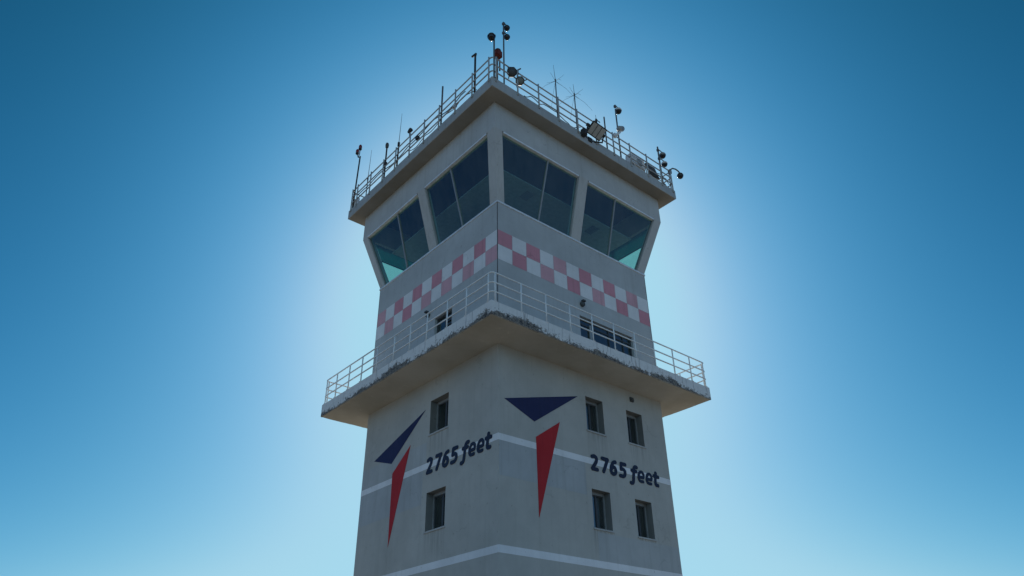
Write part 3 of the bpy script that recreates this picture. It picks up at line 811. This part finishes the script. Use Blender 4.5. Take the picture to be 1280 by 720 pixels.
mb = MB(); mb.boxm(Matrix.Translation((0, 0, .28)), .14, .34, .44); part(t, mb, 'box', M['white'], bevel=.02)
mb = MB(); mb.tube([(0, .1, .05), (0, .1, -.06)], .02, 6); mb.tube([(0, -.1, .05), (0, -.1, -.06)], .02, 6); part(t, mb, 'conduit', M['grey'])
t = thing('junction_box', 'small white junction box low behind the left railing right of the plain pole', 'junction box', rp_(3, W-1.15, D-.06, 21.95))
mb = MB(); mb.boxm(Matrix.Translation((0, 0, .12)), .09, .2, .2); part(t, mb, 'box', M['white'], bevel=.015)
mb = MB(); mb.tube([(0, 0, .03), (0, 0, -.34)], .018, 6); part(t, mb, 'conduit', M['grey'])

# cables tied along the railings
def cable(k, s0, s1, zf, label, r=.013, mat='black', amp=.10, seed=1, n=60, dd=.03):
    rn = random.Random(seed); pts = []
    ph = [rn.uniform(0, 6) for _ in range(3)]
    for i in range(n+1):
        u = i/n; s = s0+(s1-s0)*u
        z = zf(u)+amp*(math.sin(u*9+ph[0])*.5+math.sin(u*23+ph[1])*.35-abs(math.sin(u*14+ph[2]))*.6)
        pts.append(P(k, s, D-dd+.03*math.sin(u*17+ph[1]), z))
    o = MB(pts[0]); o.tube(pts, r, 6)
    tag(o.build('cable', M[mat]), label, 'cable')
cable(3, W-8.6, W-.4, lambda u: 22.28, 'long black cable sagging along the middle rail of the left roof railing', .02, 'black', .13, 3, 90)
cable(3, W-5.4, W+.2, lambda u: 22.05, 'grey cable looped along the lower rail towards the front roof corner', .016, 'grey_d', .16, 8, 80, .06)
cable(0, .35, 3.3, lambda u: 22.0-.12*u, 'black cable drooping along the lower right rail by the whip antennas', .016, 'black', .18, 5, 60)
cable(0, 6.3, 8.9, lambda u: 21.86, 'pale cable bunched along the roof edge near the right corner', .02, 'white', .10, 4, 50, .1)
cable(0, 7.3, 9.0, lambda u: 22.15, 'dark cable tied to the rails at the right roof corner', .016, 'grey_d', .16, 9, 40)

# ------------------------------------------------------------------ camera
yaw, pitch, roll, fpx = R(49.31), R(31.141), R(-.901), 900.802
F = Vector((math.cos(yaw)*math.cos(pitch), math.sin(yaw)*math.cos(pitch), math.sin(pitch)))
RR = Vector((math.sin(yaw), -math.cos(yaw), 0)); UU = RR.cross(F)
X = RR*math.cos(roll)+UU*math.sin(roll); Y = -RR*math.sin(roll)+UU*math.cos(roll)
cam = bpy.data.cameras.new('camera'); co = bpy.data.objects.new('camera', cam); COL.objects.link(co)
mt = Matrix(((X.x, Y.x, -F.x, -12.75), (X.y, Y.y, -F.y, -15.543), (X.z, Y.z, -F.z, 1.6), (0, 0, 0, 1)))
co.matrix_world = mt
cam.sensor_width = 36; cam.lens = fpx/1280*36; cam.clip_end = 8000; cam.clip_start = .05
sc.camera = co

# ------------------------------------------------------------------ light
SUN_EL, SUN_AZ = R(33), yaw                     # straight behind the cab
sd = Vector((math.cos(SUN_AZ)*math.cos(SUN_EL), math.sin(SUN_AZ)*math.cos(SUN_EL), math.sin(SUN_EL)))
sun = bpy.data.lights.new('sun', 'SUN'); so = bpy.data.objects.new('sun', sun); COL.objects.link(so)
sun.energy = 4.9; sun.angle = R(.53); sun.color = (1, .93, .82)
so.rotation_euler = (-sd).to_track_quat('-Z', 'Y').to_euler(); so.location = (0, 0, 60)
w = bpy.data.worlds.new('World'); sc.world = w; w.use_nodes = True
nt = w.node_tree; nt.nodes.clear(); t = NT(nt)
sky = nt.nodes.new('ShaderNodeTexSky'); sky.sky_type = 'NISHITA'; sky.sun_disc = False
sky.sun_elevation = SUN_EL; sky.sun_rotation = math.pi/2-SUN_AZ
sky.air_density = 1.0; sky.dust_density = 1.5; sky.ozone_density = 4.0; sky.altitude = 840
bg = nt.nodes.new('ShaderNodeBackground'); bg.inputs[1].default_value = .1
out = nt.nodes.new('ShaderNodeOutputWorld')
# deep clear-air blue with a pale aureole round the sun
tc = nt.nodes.new('ShaderNodeTexCoord')
dt = nt.nodes.new('ShaderNodeVectorMath'); dt.operation = 'DOT_PRODUCT'; dt.inputs[1].default_value = sd
nm = nt.nodes.new('ShaderNodeVectorMath'); nm.operation = 'NORMALIZE'
t.l(tc.outputs['Generated'], nm.inputs[0]); t.l(nm.outputs[0], dt.inputs[0])
th = t.math('ARCCOSINE', t.math('MINIMUM', dt.outputs['Value'], .99999))
q = t.math('DIVIDE', th, R(25)); hal = t.math('EXPONENT', t.math('MULTIPLY', t.math('MULTIPLY', q, q), -1.0))
q2 = t.math('DIVIDE', th, R(31)); wide = t.math('EXPONENT', t.math('MULTIPLY', t.math('MULTIPLY', q2, t.math('MULTIPLY', q2, q2)), -1.0))
an = t.math('MULTIPLY', t.math('SUBTRACT', 1.0, dt.outputs['Value']), .5)   # unseen sky lobe added opposite the sun to fill the shaded faces
anti_fill = t.math('POWER', an, 3.0)
sp = nt.nodes.new('ShaderNodeSeparateColor'); cb = nt.nodes.new('ShaderNodeCombineColor')
t.l(sky.outputs[0], sp.inputs[0])
sx = nt.nodes.new('ShaderNodeSeparateXYZ'); t.l(nm.outputs[0], sx.inputs[0])
elv = t.math('ARCSINE', t.math('MAXIMUM', sx.outputs[2], 0.0))
hor = t.math('EXPONENT', t.math('MULTIPLY', elv, -1/R(25)))          # haze thickening towards the horizon
for i, (p_, k_, h_, z_, a_) in enumerate(((2.5, 1.29, .0, .0, .56), (1.5, .865, .144, .042, .74), (2.0, .18, .632, .72, .75))):
    v = t.math('MULTIPLY', t.math('POWER', t.math('MULTIPLY', sp.outputs[i], .1), p_), k_*10)
    if i == 0: v = t.math('SMOOTH_MIN', v, 4.6, 1.2)
    v = t.math('ADD', v, t.math('MULTIPLY', wide, (.012, .014, .020)[i]*10))
    v = t.math('ADD', v, t.math('MULTIPLY', anti_fill, a_*10))
    v = t.math('ADD', v, t.math('MULTIPLY', hor, z_*10))
    v = t.math('ADD', v, t.math('MULTIPLY', hal, h_*10))
    t.l(t.math('SMOOTH_MIN', v, (3.9, 6.9, 8.5)[i], 2.0), cb.inputs[i])
col = cb.outputs[0]
t.l(col, bg.inputs[0]); t.l(bg.outputs[0], out.inputs[0])

sc.view_settings.view_transform = 'Standard'; sc.view_settings.look = 'None'
sc.view_settings.gamma = 1; sc.view_settings.use_curve_mapping = False
sc.view_settings.exposure = 0
sc.render.engine = 'CYCLES'
sc.cycles.max_bounces = 8; sc.cycles.transparent_max_bounces = 16
sc.cycles.use_denoising = True
